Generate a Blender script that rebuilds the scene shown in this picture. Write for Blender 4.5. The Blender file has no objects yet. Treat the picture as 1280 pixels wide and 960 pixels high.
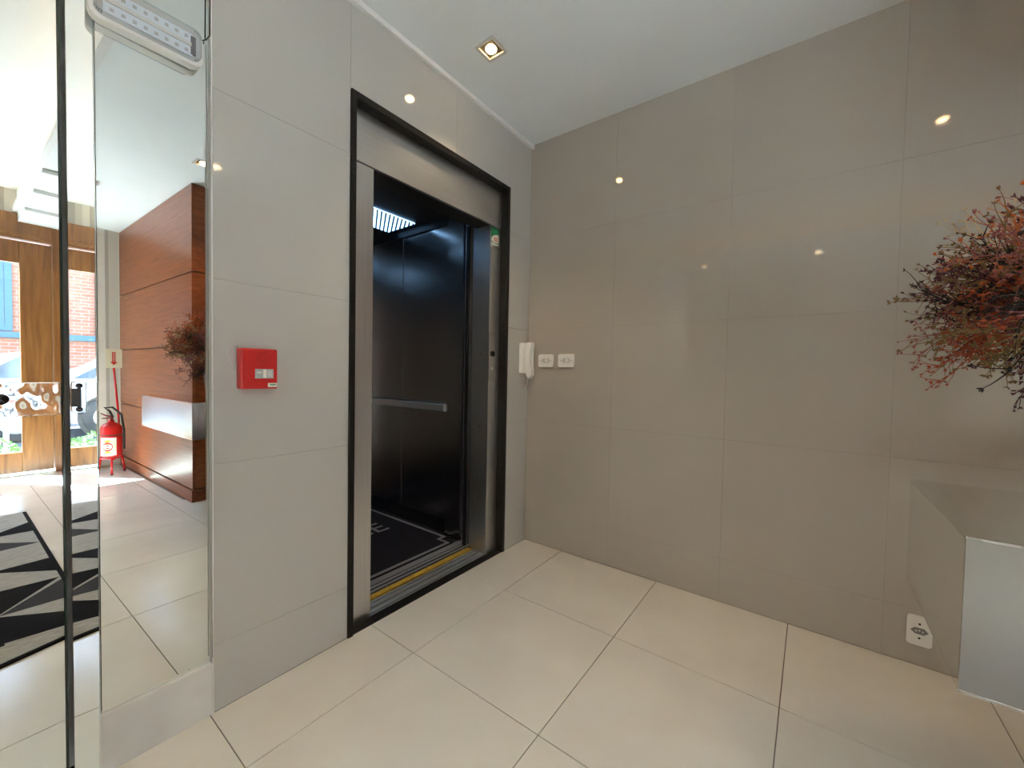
import bpy, bmesh, math, random
from mathutils import Vector, Matrix
PI = math.pi
R = math.radians
random.seed(7)
sc = bpy.context.scene
COL = sc.collection

# ---------------------------------------------------------------- camera
# x axis runs along the elevator wall (corner at x=0), y axis along the grey tiled wall, metres
cam_d = bpy.data.cameras.new('camera'); cam = bpy.data.objects.new('camera', cam_d); COL.objects.link(cam)
YAW, PITCH, ROLL = R(53.235), R(-1.641), R(1.051)
CAM = Vector((-2.2416, -1.5458, 1.1387))
fw = Vector((math.sin(YAW)*math.cos(PITCH), math.cos(YAW)*math.cos(PITCH), math.sin(PITCH)))
rt = Vector((math.cos(YAW), -math.sin(YAW), 0)); up = rt.cross(fw)
r2 = rt*math.cos(ROLL)+up*math.sin(ROLL); u2 = -rt*math.sin(ROLL)+up*math.cos(ROLL)
cam.matrix_world = Matrix(((r2.x, u2.x, -fw.x, CAM.x), (r2.y, u2.y, -fw.y, CAM.y), (r2.z, u2.z, -fw.z, CAM.z), (0, 0, 0, 1)))
cam_d.sensor_width = 36; cam_d.lens = 502.33/1280*36; cam_d.clip_start = 0.02
sc.camera = cam

# ---------------------------------------------------------------- world, sun, exposure
w = bpy.data.worlds.new('world'); sc.world = w; w.use_nodes = True
wn = w.node_tree; wn.nodes.clear()
wo = wn.nodes.new('ShaderNodeOutputWorld'); wb = wn.nodes.new('ShaderNodeBackground'); sk = wn.nodes.new('ShaderNodeTexSky')
sk.sky_type = 'NISHITA'; sk.sun_disc = False; sk.sun_elevation = R(58); sk.sun_rotation = R(200)
wn.links.new(sk.outputs[0], wb.inputs[0]); wn.links.new(wb.outputs[0], wo.inputs[0]); wb.inputs[1].default_value = .6
sun_d = bpy.data.lights.new('sun', 'SUN'); sun_d.energy = 23.0; sun_d.angle = R(0.6); sun_d.color = (.80, .93, 1)
sun = bpy.data.objects.new('sun', sun_d); COL.objects.link(sun); sun.location = (-6, -14, 14)
sun.rotation_euler = Vector((0.29, 0.45, -0.87)).to_track_quat('-Z', 'Y').to_euler()
# daylight portal at the entrance glazing: guides sampling of the sky, gives no light of its own
for px, py, pw, prz in ((-2.385, -4.90, 1.60, 0), (-3.76, -4.90, 0.74, 0)):
    pd = bpy.data.lights.new('entrance_portal', 'AREA'); pd.shape = 'RECTANGLE'; pd.size = pw; pd.size_y = 2.0; pd.cycles.is_portal = True
    po = bpy.data.objects.new('entrance_portal', pd); COL.objects.link(po); po.location = (px, py, 1.18); po.rotation_euler = (R(90), 0, R(prz))
vs = sc.view_settings
sc.display_settings.display_device = 'sRGB'
vs.view_transform = 'Standard'; vs.look = 'None'; vs.gamma = 1.0; vs.use_curve_mapping = False
vs.exposure = 2.45
try:
    sc.cycles.use_denoising = True; sc.cycles.max_bounces = 14; sc.cycles.diffuse_bounces = 7; sc.cycles.glossy_bounces = 8
    sc.cycles.transparent_max_bounces = 12; sc.cycles.sample_clamp_indirect = 8.0; sc.cycles.caustics_reflective = True
except Exception:
    pass

# ---------------------------------------------------------------- materials
MATS = {}
def mat(name, col, rough=.5, metal=0.0, spec=.5, emit=None, estr=0.0, coat=0.0):
    m = bpy.data.materials.new(name); m.use_nodes = True
    b = m.node_tree.nodes['Principled BSDF']
    b.inputs['Base Color'].default_value = (*col, 1); b.inputs['Roughness'].default_value = rough
    b.inputs['Metallic'].default_value = metal; b.inputs['Specular IOR Level'].default_value = spec
    b.inputs['Coat Weight'].default_value = coat; b.inputs['Coat Roughness'].default_value = .05
    if emit: b.inputs['Emission Color'].default_value = (*emit, 1); b.inputs['Emission Strength'].default_value = estr
    MATS[name] = m
    return m
def nodes(m): return m.node_tree.nodes, m.node_tree.links, m.node_tree.nodes['Principled BSDF']
def noise_col(m, c1, c2, scale=(1, 1, 1), nscale=5, detail=4, lo=.35, hi=.65, coord='Object', bump=0.0, rough_var=0.0):
    N, L, b = nodes(m)
    tc = N.new('ShaderNodeTexCoord'); mp = N.new('ShaderNodeMapping'); nz = N.new('ShaderNodeTexNoise'); cr = N.new('ShaderNodeValToRGB')
    mp.inputs['Scale'].default_value = scale
    if coord == 'World':
        g = N.new('ShaderNodeNewGeometry'); L.new(g.outputs['Position'], mp.inputs[0])
    else: L.new(tc.outputs[coord], mp.inputs[0])
    L.new(mp.outputs[0], nz.inputs['Vector'])
    nz.inputs['Scale'].default_value = nscale; nz.inputs['Detail'].default_value = detail
    cr.color_ramp.elements[0].position = lo; cr.color_ramp.elements[1].position = hi
    cr.color_ramp.elements[0].color = (*c1, 1); cr.color_ramp.elements[1].color = (*c2, 1)
    L.new(nz.outputs[0], cr.inputs[0]); L.new(cr.outputs[0], b.inputs['Base Color'])
    if bump:
        bp = N.new('ShaderNodeBump'); bp.inputs['Strength'].default_value = bump; bp.inputs['Distance'].default_value = .002
        L.new(nz.outputs[0], bp.inputs['Height']); L.new(bp.outputs[0], b.inputs['Normal'])
    if rough_var:
        mr = N.new('ShaderNodeMapRange'); r0 = b.inputs['Roughness'].default_value
        mr.inputs['To Min'].default_value = r0; mr.inputs['To Max'].default_value = r0+rough_var
        L.new(nz.outputs[0], mr.inputs[0]); L.new(mr.outputs[0], b.inputs['Roughness'])
    return m
noise_col(mat('porcelain_wall_shaded', (.435, .40, .352), .05, spec=.6), (.425, .39, .342), (.445, .41, .362), nscale=1.6, coord='World')  # same tile as the elevator wall; its dimmer, browner light put into the colour
noise_col(mat('porcelain_wall', (.50, .49, .46), .05, spec=.6), (.49, .48, .45), (.51, .50, .47), nscale=1.6, coord='World')
noise_col(mat('porcelain_floor', (.62, .56, .46), .16, spec=.5), (.645, .615, .55), (.715, .685, .62), nscale=3.0, coord='World', detail=8, lo=.3, hi=.7, rough_var=.08)
mat('grout', (.16, .145, .125), .8); mat('wall_grout', (.36, .35, .325), .7); mat('wall_grout_shaded', (.38, .35, .305), .7)  # side wall grout takes the same shaded tone as its tiles
mat('white_paint', (.80, .80, .78), .6); noise_col(mat('ceiling_paint', (.82, .86, .87), .7), (.81, .85, .86), (.84, .88, .89), nscale=2, coord='World')
noise_col(mat('white_stone', (.62, .61, .58), .3), (.56, .55, .53), (.70, .69, .66), nscale=4, coord='World', detail=8)
noise_col(mat('granite', (.02, .018, .017), .35, spec=.18), (.008, .008, .008), (.022, .020, .019), nscale=160, coord='World')
def brushed(name, col, rough, streak=(400, 400, 2)):
    m = mat(name, col, rough, 1.0); N, L, b = nodes(m)
    b.inputs['Anisotropic'].default_value = .55
    noise_col(m, tuple(c*.94 for c in col), tuple(min(1, c*1.05) for c in col), scale=streak, nscale=1, coord='World', rough_var=.12)
    return m
brushed('brushed_steel', (.62, .615, .61), .28); brushed('brushed_steel_h', (.56, .555, .55), .34, (2, 2, 300))
mat('car_steel', (.46, .44, .43), .22, 1.0)
mat('dark_metal', (.03, .03, .033), .4, .6); mat('black', (.012, .012, .013), .4); mat('black_gloss', (.01, .01, .011), .12)
mat('aluminium', (.55, .55, .56), .38, .7); mat('chrome', (.82, .82, .83), .06, 1.0); noise_col(mat('chrome_wavy', (.82, .82, .83), .05, 1.0), (.80, .80, .81), (.84, .84, .85), nscale=28, detail=1, coord='World', bump=.9)
noise_col(mat('yellow_strip', (.55, .34, .04), .5), (.45, .27, .03), (.6, .38, .05), nscale=30, coord='World')
mat('mirror', (.82, .86, .855), 0.0, 1.0); mat('mirror_console', (.83, .84, .82), .03, 1.0); mat('console_front', (.50, .51, .495), .24, 1.0)
mat('glass_edge', (.02, .035, .03), .1)
mat('white_plastic', (.78, .77, .73), .3); mat('white_plastic_grey', (.55, .55, .54), .4); mat('red_plastic', (.55, .02, .018), .35)
mat('dark_red', (.18, .008, .008), .5); mat('red_paint', (.62, .012, .012), .25, coat=.4); mat('paper_white', (.75, .74, .66), .6)
mat('paper_cream', (.72, .68, .50), .6); mat('print_red', (.6, .03, .02), .6); mat('print_yellow', (.8, .55, .04), .5); mat('print_green', (.02, .2, .09), .5)
mat('grey_print', (.2, .2, .2), .6); mat('rubber', (.015, .015, .016), .6)
mat('led_panel', (.8, .85, .9), .4); mat('pcb', (.38, .42, .40), .4)
mat('lamp_glow', (1, .85, .6), .5, emit=(1, .72, .38), estr=8); mat('lamp_reflector', (.9, .75, .5), .15, 1.0)
mat('elevator_glow', (.8, .9, 1), .5, emit=(.28, .58, 1), estr=1.15); mat('cove_glow', (1, .7, .4), .5, emit=(1, .56, .22), estr=3.5)
noise_col(mat('mat_carpet', (.012, .012, .016), .95, spec=.1), (.008, .008, .012), (.03, .03, .036), nscale=400, coord='World', bump=.6)
noise_col(mat('mat_border', (.22, .22, .23), .9, spec=.1), (.14, .14, .15), (.3, .3, .31), nscale=300, coord='World', bump=.5)
for nm, c in (('rug_black', (.008, .008, .010)), ('rug_grey', (.36, .34, .31)), ('rug_charcoal', (.045, .046, .05))):
    noise_col(mat(nm, c, .95, spec=.1), tuple(x*.75 for x in c), tuple(min(1, x*1.2) for x in c), scale=(4, 40, 4), nscale=6, coord='World', bump=.5)
def clear(name, tint, gl_rough=.02):
    m = bpy.data.materials.new(name); m.use_nodes = True; N = m.node_tree.nodes; L = m.node_tree.links; N.clear()
    o = N.new('ShaderNodeOutputMaterial'); mx = N.new('ShaderNodeMixShader'); t = N.new('ShaderNodeBsdfTransparent'); g = N.new('ShaderNodeBsdfGlossy'); lw = N.new('ShaderNodeLayerWeight')
    t.inputs[0].default_value = (*tint, 1); g.inputs['Roughness'].default_value = gl_rough; lw.inputs[0].default_value = .5
    pw = N.new('ShaderNodeMath'); pw.operation = 'POWER'; pw.inputs[1].default_value = 5; L.new(lw.outputs['Facing'], pw.inputs[0])
    f = N.new('ShaderNodeMath'); f.operation = 'MULTIPLY_ADD'; f.inputs[1].default_value = .95; f.inputs[2].default_value = .04; L.new(pw.outputs[0], f.inputs[0])
    L.new(f.outputs[0], mx.inputs[0]); L.new(t.outputs[0], mx.inputs[1]); L.new(g.outputs[0], mx.inputs[2]); L.new(mx.outputs[0], o.inputs[0])
    MATS[name] = m
clear('pane_glass', (.97, .985, .98)); clear('lens_clear', (.86, .88, .90), .05); clear('vase_glass', (.80, .86, .82))
def wood(name, c1, c2, grain, rough=.3, coat=.25):
    m = mat(name, c1, rough, coat=coat); N, L, b = nodes(m)
    g = N.new('ShaderNodeNewGeometry'); mp = N.new('ShaderNodeMapping'); mp.inputs['Scale'].default_value = grain
    n1 = N.new('ShaderNodeTexNoise'); n1.inputs['Scale'].default_value = 1; n1.inputs['Detail'].default_value = 6; n1.inputs['Distortion'].default_value = .6
    cr = N.new('ShaderNodeValToRGB'); cr.color_ramp.elements[0].position = .3; cr.color_ramp.elements[1].position = .72
    cr.color_ramp.elements[0].color = (*c1, 1); cr.color_ramp.elements[1].color = (*c2, 1)
    L.new(g.outputs['Position'], mp.inputs[0]); L.new(mp.outputs[0], n1.inputs['Vector']); L.new(n1.outputs[0], cr.inputs[0]); L.new(cr.outputs[0], b.inputs['Base Color'])
    bp = N.new('ShaderNodeBump'); bp.inputs['Strength'].default_value = .12; bp.inputs['Distance'].default_value = .001
    L.new(n1.outputs[0], bp.inputs['Height']); L.new(bp.outputs[0], b.inputs['Normal'])
wood('panel_wood', (.17, .038, .010), (.30, .085, .022), (14, 2.2, 45), .34, .06); wood('door_wood', (.20, .075, .018), (.38, .165, .045), (26, 26, 2.0), .4)
def stripes(name, axis):
    m = mat(name, (.6, .57, .5), .75, spec=.2); N, L, b = nodes(m)
    g = N.new('ShaderNodeNewGeometry'); sp = N.new('ShaderNodeSeparateXYZ'); L.new(g.outputs['Position'], sp.inputs[0])
    mu = N.new('ShaderNodeMath'); mu.operation = 'MULTIPLY'; mu.inputs[1].default_value = 1/.36; L.new(sp.outputs[axis], mu.inputs[0])
    fr = N.new('ShaderNodeMath'); fr.operation = 'FRACT'; L.new(mu.outputs[0], fr.inputs[0])
    cr = N.new('ShaderNodeValToRGB'); cr.color_ramp.interpolation = 'CONSTANT'; e = cr.color_ramp.elements
    e[0].position = 0; e[0].color = (.66, .63, .55, 1); e[1].position = .22; e[1].color = (.40, .375, .33, 1)
    for p_, c_ in ((.40, (.56, .53, .46)), (.55, (.70, .67, .60)), (.70, (.44, .41, .36)), (.78, (.60, .57, .50))):
        x = e.new(p_); x.color = (*c_, 1)
    L.new(fr.outputs[0], cr.inputs[0]); L.new(cr.outputs[0], b.inputs['Base Color'])
stripes('wallpaper_x', 0); stripes('wallpaper_y', 1)
def brickmat():
    m = mat('brick_facade', (.55, .25, .14), .8); N, L, b = nodes(m)
    g = N.new('ShaderNodeNewGeometry'); mp = N.new('ShaderNodeMapping'); mp.inputs['Rotation'].default_value = (R(90), 0, 0); bt = N.new('ShaderNodeTexBrick')
    L.new(g.outputs['Position'], mp.inputs[0]); L.new(mp.outputs[0], bt.inputs[0])
    bt.inputs['Color1'].default_value = (.27, .085, .042, 1); bt.inputs['Color2'].default_value = (.34, .125, .068, 1); bt.inputs['Mortar'].default_value = (.26, .19, .15, 1)
    bt.inputs['Scale'].default_value = 1; bt.inputs['Brick Width'].default_value = .23; bt.inputs['Row Height'].default_value = .075; bt.inputs['Mortar Size'].default_value = .009
    L.new(bt.outputs[0], b.inputs['Base Color'])
brickmat()
mat('concrete', (.5, .5, .48), .8); mat('shaft_concrete', (.10, .10, .10), .9); mat('asphalt', (.10, .10, .105), .9); mat('pavement', (.66, .66, .65), .85); mat('blue_paint', (.045, .10, .14), .5)
mat('car_paint', (.36, .44, .50), .25, coat=.6); mat('car_glass', (.05, .08, .11), .08); mat('tyre', (.02, .02, .022), .7); mat('leaf_green', (.07, .17, .03), .5)
FLCOL = {'rust': (.34, .065, .025), 'charcoal': (.030, .027, .026), 'olive': (.20, .13, .055), 'mauve': (.28, .10, .09), 'cream': (.55, .43, .24), 'plum': (.09, .03, .045), 'orange': (.50, .13, .035)}
for k, c in FLCOL.items(): mat('sprig_'+k, c, .7, spec=.2)

# ---------------------------------------------------------------- mesh helpers
def M(m): return MATS[m] if isinstance(m, str) else m
def world_loc(p):
    return p.matrix_basis.translation + (world_loc(p.parent) if p.parent else Vector((0, 0, 0)))
def link(name, me, m, parent=None, center=None):
    """links a mesh given in world coordinates (relative, for children, to their unrotated ancestors), origin moved to its centre"""
    if me.vertices and center is None:
        lo = Vector([min(v.co[i] for v in me.vertices) for i in range(3)]); hi = Vector([max(v.co[i] for v in me.vertices) for i in range(3)])
        center = (lo+hi)/2; center.z = lo.z
        me.transform(Matrix.Translation(-center))
    o = bpy.data.objects.new(name, me); COL.objects.link(o)
    if m is not None and not me.materials: me.materials.append(M(m))
    o.location = center - (world_loc(parent) if parent else Vector((0, 0, 0)))
    if parent: o.parent = parent
    return o
def from_bm(name, bm, m, parent=None, smooth=False):
    bmesh.ops.recalc_face_normals(bm, faces=bm.faces)
    me = bpy.data.meshes.new(name); bm.to_mesh(me); bm.free()
    if smooth:
        for p in me.polygons: p.use_smooth = True
    return link(name, me, m, parent)
def add_box(bm, x0, x1, y0, y1, z0, z1):
    vs_ = [bm.verts.new(c) for c in ((x0, y0, z0), (x1, y0, z0), (x1, y1, z0), (x0, y1, z0), (x0, y0, z1), (x1, y0, z1), (x1, y1, z1), (x0, y1, z1))]
    for f in ((0, 3, 2, 1), (4, 5, 6, 7), (0, 1, 5, 4), (1, 2, 6, 5), (2, 3, 7, 6), (3, 0, 4, 7)): bm.faces.new([vs_[i] for i in f])
def box(name, x0, x1, y0, y1, z0, z1, m, parent=None, bev=0.0, seg=2):
    bm = bmesh.new(); add_box(bm, x0, x1, y0, y1, z0, z1)
    if bev: bmesh.ops.bevel(bm, geom=bm.edges[:], offset=bev, segments=seg, affect='EDGES', profile=.5)
    return from_bm(name, bm, m, parent)
def boxes(name, lst, m, parent=None):
    bm = bmesh.new()
    for b in lst: add_box(bm, *b)
    return from_bm(name, bm, m, parent)
def add_prism(bm, pts, axis, a, b):
    """extrude a 2D outline between a and b along axis (0,1,2)"""
    def co(p, t):
        return {0: (t, p[0], p[1]), 1: (p[0], t, p[1]), 2: (p[0], p[1], t)}[axis]
    A = [bm.verts.new(co(p, a)) for p in pts]; B = [bm.verts.new(co(p, b)) for p in pts]
    n = len(pts); bm.faces.new(A); bm.faces.new(B[::-1])
    for i in range(n): bm.faces.new((A[i], B[i], B[(i+1) % n], A[(i+1) % n]))
def prism(name, pts, axis, a, b, m, parent=None, bev=0.0):
    bm = bmesh.new(); add_prism(bm, pts, axis, a, b)
    if bev: bmesh.ops.bevel(bm, geom=[e for e in bm.edges], offset=bev, segments=2, affect='EDGES', profile=.5)
    return from_bm(name, bm, m, parent)
def rrect(x0, x1, y0, y1, r, n=5):
    out = []
    for cx, cy, a0 in ((x1-r, y1-r, 0), (x0+r, y1-r, 90), (x0+r, y0+r, 180), (x1-r, y0+r, 270)):
        for k in range(n+1):
            a = R(a0+90*k/n); out.append((cx+r*math.cos(a), cy+r*math.sin(a)))
    return out
def circle(cx, cy, r, n=20): return [(cx+r*math.cos(2*PI*k/n), cy+r*math.sin(2*PI*k/n)) for k in range(n)]
def add_lathe(bm, prof, c, n=24, axis=2):
    rings = []
    for r, z in prof:
        ring = []
        for k in range(n):
            a = 2*PI*k/n; p = [r*math.cos(a), r*math.sin(a), z]
            if axis == 1: p = [p[0], p[2], p[1]]
            if axis == 0: p = [p[2], p[0], p[1]]
            ring.append(bm.verts.new(Vector(c)+Vector(p)))
        rings.append(ring)
    for a, b in zip(rings, rings[1:]):
        for k in range(n): bm.faces.new((a[k], a[(k+1) % n], b[(k+1) % n], b[k]))
    if prof[0][0] > 1e-6: bm.faces.new(rings[0][::-1])
    if prof[-1][0] > 1e-6: bm.faces.new(rings[-1])
def lathe(name, prof, c, m, parent=None, n=24, axis=2, smooth=True):
    bm = bmesh.new(); add_lathe(bm, prof, c, n, axis)
    o = from_bm(name, bm, m, parent, smooth)
    if smooth: o.data.set_sharp_from_angle(angle=R(40))
    return o
def add_tube(bm, pts, rad, n=8, caps=True):
    pts = [Vector(p) for p in pts]; rads = rad if isinstance(rad, (list, tuple)) else [rad]*len(pts)
    rings = []; prev = None
    for i, p in enumerate(pts):
        t = (pts[min(i+1, len(pts)-1)]-pts[max(i-1, 0)]).normalized()
        if prev is None: prev = t.orthogonal().normalized()
        s = (prev - t*prev.dot(t)); s = s.normalized() if s.length > 1e-6 else t.orthogonal().normalized(); prev = s; q = t.cross(s)
        rings.append([bm.verts.new(p+(s*math.cos(2*PI*k/n)+q*math.sin(2*PI*k/n))*rads[i]) for k in range(n)])
    for a, b in zip(rings, rings[1:]):
        for k in range(n): bm.faces.new((a[k], a[(k+1) % n], b[(k+1) % n], b[k]))
    if caps: bm.faces.new(rings[0][::-1]); bm.faces.new(rings[-1])
def tube(name, pts, rad, m, parent=None, n=8):
    bm = bmesh.new(); add_tube(bm, pts, rad, n); return from_bm(name, bm, m, parent, True)
def empty(name, loc, label=None, cat=None, group=None, kind=None, rz=0):
    o = bpy.data.objects.new(name, None); COL.objects.link(o); o.location = loc; o.rotation_euler = (0, 0, rz); o.empty_display_size = .05
    return tag(o, label, cat, group, kind)
def tag(o, label=None, cat=None, group=None, kind=None):
    if label: o['label'] = label
    if cat: o['category'] = cat
    if group: o['group'] = group
    if kind: o['kind'] = kind
    return o
_tiles = {}
def piece(name, x0, x1, y0, y1, z0, z1, m, parent, bev=.0012):
    """a tile or panel: alike sizes share one mesh"""
    key = (name, m, round(x1-x0, 4), round(y1-y0, 4), round(z1-z0, 4))
    if key not in _tiles:
        bm = bmesh.new(); dx, dy, dz = (x1-x0)/2, (y1-y0)/2, (z1-z0)
        add_box(bm, -dx, dx, -dy, dy, 0, dz); bmesh.ops.bevel(bm, geom=bm.edges[:], offset=bev, segments=1, affect='EDGES')
        bmesh.ops.recalc_face_normals(bm, faces=bm.faces)
        me = bpy.data.meshes.new(name); bm.to_mesh(me); bm.free(); me.materials.append(M(m)); _tiles[key] = me
    return link(name, _tiles[key], None, parent, Vector(((x0+x1)/2, (y0+y1)/2, z0)))
def text_mesh(s, size, depth):
    cu = bpy.data.curves.new('lettering', 'FONT'); cu.body = s; cu.size = size; cu.extrude = depth; cu.align_x = 'LEFT'
    t = bpy.data.objects.new('lettering', cu); COL.objects.link(t)
    me = bpy.data.meshes.new_from_object(t.evaluated_get(bpy.context.evaluated_depsgraph_get()))
    bpy.data.objects.remove(t); bpy.data.curves.remove(cu); me.materials.clear()
    return me

# ================================================================ SETTING
H = 2.649; HT = 2.86; YE = -4.80; XL = -4.20; XT0, XT1 = -3.05, -1.80     # low ceiling, tray ceiling, entrance wall, far side wall, tray
XW, YW = -1.07, -2.55                                                  # wood block face and end
TS, TX, TY = .6, -.593, -.290
def struct(o, label=None, cat=None): return tag(o, label, cat, kind='structure')
floor = struct(box('floor', XL-.2, 0.2, YE-.2, 0.0, -.12, -.003, 'grout'), 'cream porcelain tiled floor of the elevator lobby', 'floor')
xs = [0.0, TX]
while xs[-1]-TS > XL: xs.append(xs[-1]-TS)
xs.append(XL)
ys = [0.0, TY]
while ys[-1]-TS > YE: ys.append(ys[-1]-TS)
ys.append(YE)
g = .0016
for i in range(len(xs)-1):
    for j in range(len(ys)-1):
        x1, x0, y1, y0 = xs[i], xs[i+1], ys[j], ys[j+1]
        if x0 > XW-.01 and y1 < YW+.01: continue
        if x1 > XW and y1 < YW+.01: x1 = XW-.02
        if x1-x0 < .02: continue
        piece('floor_tile', x0+g, x1-g, y0+g, y1-g, -.010, 0, 'porcelain_floor', floor, .0005)
# --- elevator wall
FX0, FX1, FZ = -1.309, -.234, 2.285
EX0 = -1.781
back = struct(boxes('wall_back', [(EX0, FX0-.002, .003, .16, 0, HT+.1), (FX1+.002, .12, .003, .16, 0, HT+.1), (FX0-.002, FX1+.002, .003, .16, FZ+.002, HT+.1)], 'wall_grout'),
              'pale grey glossy tiled wall around the elevator doorway', 'wall')
zl = [0, .222, .822, 1.422, 2.022, H]
def etile(x0, x1, z0, z1):
    piece('wall_tile', x0+.0004, x1-.0004, 0, .011, z0+.0004, z1-.0004, 'porcelain_wall', back, .0004)
for z0, z1 in zip(zl, zl[1:]):
    if z1 <= FZ:
        etile(EX0, FX0, z0, z1); etile(FX1, 0, z0, z1)
etile(EX0, FX0, zl[4], H); etile(FX1, 0, zl[4], H); etile(FX0, -.70, FZ, H); etile(-.70, FX1, FZ, H)
far_back = struct(boxes('wall_back_recess', [(XL-.1, EX0-.002, .10, .22, 0, HT+.1), (XL-.1, -2.98, -.0, .10, 0, HT+.1)], 'white_paint'), 'white painted wall behind the mirrored doors', 'wall')
struct(box('trim_1', EX0, 0, -.022, -.001, H-.028, H-.004, 'white_paint'), 'slim white moulding where the elevator wall meets the ceiling', 'trim')
# --- grey side wall
right = struct(box('wall_right', .003, .14, YW-.05, 0.0, 0, HT+.1, 'wall_grout_shaded'), 'grey glossy tiled wall, shade put into its tile colour, with switches and outlets', 'wall')
yy = [0, -.6, -1.2, -1.81, -2.41, YW]
for y1, y0 in zip(yy, yy[1:]):
    for z0, z1 in zip(zl, zl[1:]):
        piece('wall_tile', 0, .011, y0+.0003, y1-.0003, z0+.0003, z1-.0003, 'porcelain_wall_shaded', right, .0003)
# --- wood panelled block
wood_w = struct(box('wall_panelled', XW+.02, .14, YE+.002, YW-.02, 0, H, 'dark_metal'), 'orange brown wood panelled wall with horizontal grooves beside the entrance', 'wall')
wz = [.105, .705, 1.312, 1.925, H]
box('plinth', XW-.006, XW+.019, YE+.003, YW+.004, 0, .100, 'panel_wood', wood_w)
for z0, z1 in zip(wz, wz[1:]):
    piece('panel', XW, XW+.019, YE+.003, YW, z0+.005, z1-.005, 'panel_wood', wood_w, .002)
    piece('panel', XW+.0195, -.002, YW-.019, YW, z0+.005, z1-.005, 'panel_wood', wood_w, .002)
box('plinth', XW+.02, -.002, YW-.019, YW+.004, 0, .100, 'panel_wood', wood_w)
# --- entrance wall and far side wall
DX0, DX1, DZ = -3.26, -1.50, 2.63
front = struct(boxes('wall_front', [(DX1, .14, YE-.18, YE, 0, HT+.1), (DX0, DX1, YE-.18, YE, DZ, HT+.1), (-3.39, DX0, YE-.18, YE, 0, HT+.1), (-4.13, -3.39, YE-.18, YE, 0, .24), (-4.13, -3.39, YE-.18, YE, 2.3, HT+.1), (XL-.1, -4.13, YE-.18, YE, 0, HT+.1)], 'wallpaper_x'),
               'beige striped wallpaper wall around the wooden entrance door', 'wall')
struct(box('baseboard_front', DX1+.002, XW-.008, YE, YE+.015, 0, .17, 'white_stone'), 'white stone baseboard under the striped wallpaper', 'baseboard')
struct(box('wall_left', XL-.15, XL, YE, 0.0, 0, HT+.1, 'wallpaper_y'), 'beige striped wallpaper wall facing the grey tiled wall', 'wall')
# --- ceiling with raised tray
ceil = struct(boxes('ceiling', [(XT1, .14, YE, .0, H, H+.03), (XL, XT0, YE, .0, H, H+.03), (XL-.1, .14, YE-.1, .1, HT, HT+.1), (XT1, XT1+.03, YE, 0, H+.03, HT), (XT0-.03, XT0, YE, 0, H+.03, HT)], 'ceiling_paint'),
              'white ceiling with a raised tray over the entrance axis', 'ceiling')
struct(box('trim_2', XT1-.035, XT1+.001, YE+.001, -.001, H-.012, H+.028, 'white_paint'), 'white lip along the edge of the raised ceiling tray', 'trim')
for k, (ya, yb, dz) in enumerate(((YE+.002, -4.25, .10), (-4.25, -3.70, .068), (-3.70, -3.2, .036))):
    box('ceiling_step', XT1+.002, -1.50, ya, yb, H-dz, H-.0005, 'ceiling_paint', ceil)
struct(box('trim_3', XT0-.001, XT0+.035, YE+.001, -.001, H-.012, H+.028, 'white_paint'), 'white lip along the far edge of the raised ceiling tray', 'trim')
for cx_, lab in ((XT1-.022, 'warm LED strip hidden on the ceiling tray lip above the rug edge'), (XT0+.012, 'warm LED strip on the ceiling tray lip beside the striped side wall')):
    cl = empty('cove_light', (cx_, -2.4, H+.0285), lab, 'light strip')
    box('led_profile', cx_, cx_+.010, -4.7, -.05, H+.0285, H+.0325, 'aluminium', cl); box('led_tape', cx_+.001, cx_+.009, -4.7, -.05, H+.0326, H+.0345, 'cove_glow', cl)
# --- entrance doors
door = struct(empty('door_1', (-2.38, YE-.06, 0)), 'wooden double entrance door with tall clear glass panes', 'door')
for x0, x1 in ((DX0, DX0+.07), (DX1-.07, DX1)): box('door_jamb', x0, x1, YE-.14, YE+.02, 0, DZ, 'door_wood', door, .004)
box('door_head', DX0+.071, DX1-.071, YE-.14, YE+.03, 2.385, DZ, 'door_wood', door, .006)
box('door_head_moulding', DX0+.071, DX1-.071, YE+.031, YE+.05, 2.40, 2.43, 'door_wood', door, .004)
def leaf(x0, x1, hx):
    y0, y1 = YE-.085, YE-.04
    for a, b in ((x0, x0+.20), (x1-.215, x1)): box('stile', a, b, y0, y1, .025, 2.372, 'door_wood', door, .004)
    box('rail', x0+.201, x1-.216, y0, y1, .025, .235, 'door_wood', door, .004); box('rail', x0+.201, x1-.216, y0, y1, 2.15, 2.372, 'door_wood', door, .004)
    box('pane', x0+.199, x1-.214, y0+.019, y0+.025, .234, 2.151, 'pane_glass', door)
    hd = tube('door_handle', [(hx, y1+.002, .95), (hx, y1+.05, .97), (hx, y1+.055, 1.1), (hx, y1+.05, 1.23), (hx, y1+.002, 1.25)], .011, 'chrome', door)
leaf(-2.378, DX1-.073, -2.28); leaf(DX0+.073, -2.384, -2.48)
win = struct(empty('added_window_1', (-3.76, YE-.09, .24)), 'tall fixed side window added next to the entrance door for daylight', 'window')  # unseen side window, added to bring more daylight into the lobby
box('window_frame', -4.129, -4.09, YE-.11, YE-.05, .241, 2.299, 'door_wood', win); box('window_frame', -3.43, -3.391, YE-.11, YE-.05, .241, 2.299, 'door_wood', win)
box('window_frame', -4.089, -3.431, YE-.11, YE-.05, .241, .29, 'door_wood', win); box('window_frame', -4.089, -3.431, YE-.11, YE-.05, 2.25, 2.299, 'door_wood', win)
box('pane', -4.091, -3.429, YE-.083, YE-.077, .288, 2.252, 'pane_glass', win)


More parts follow.
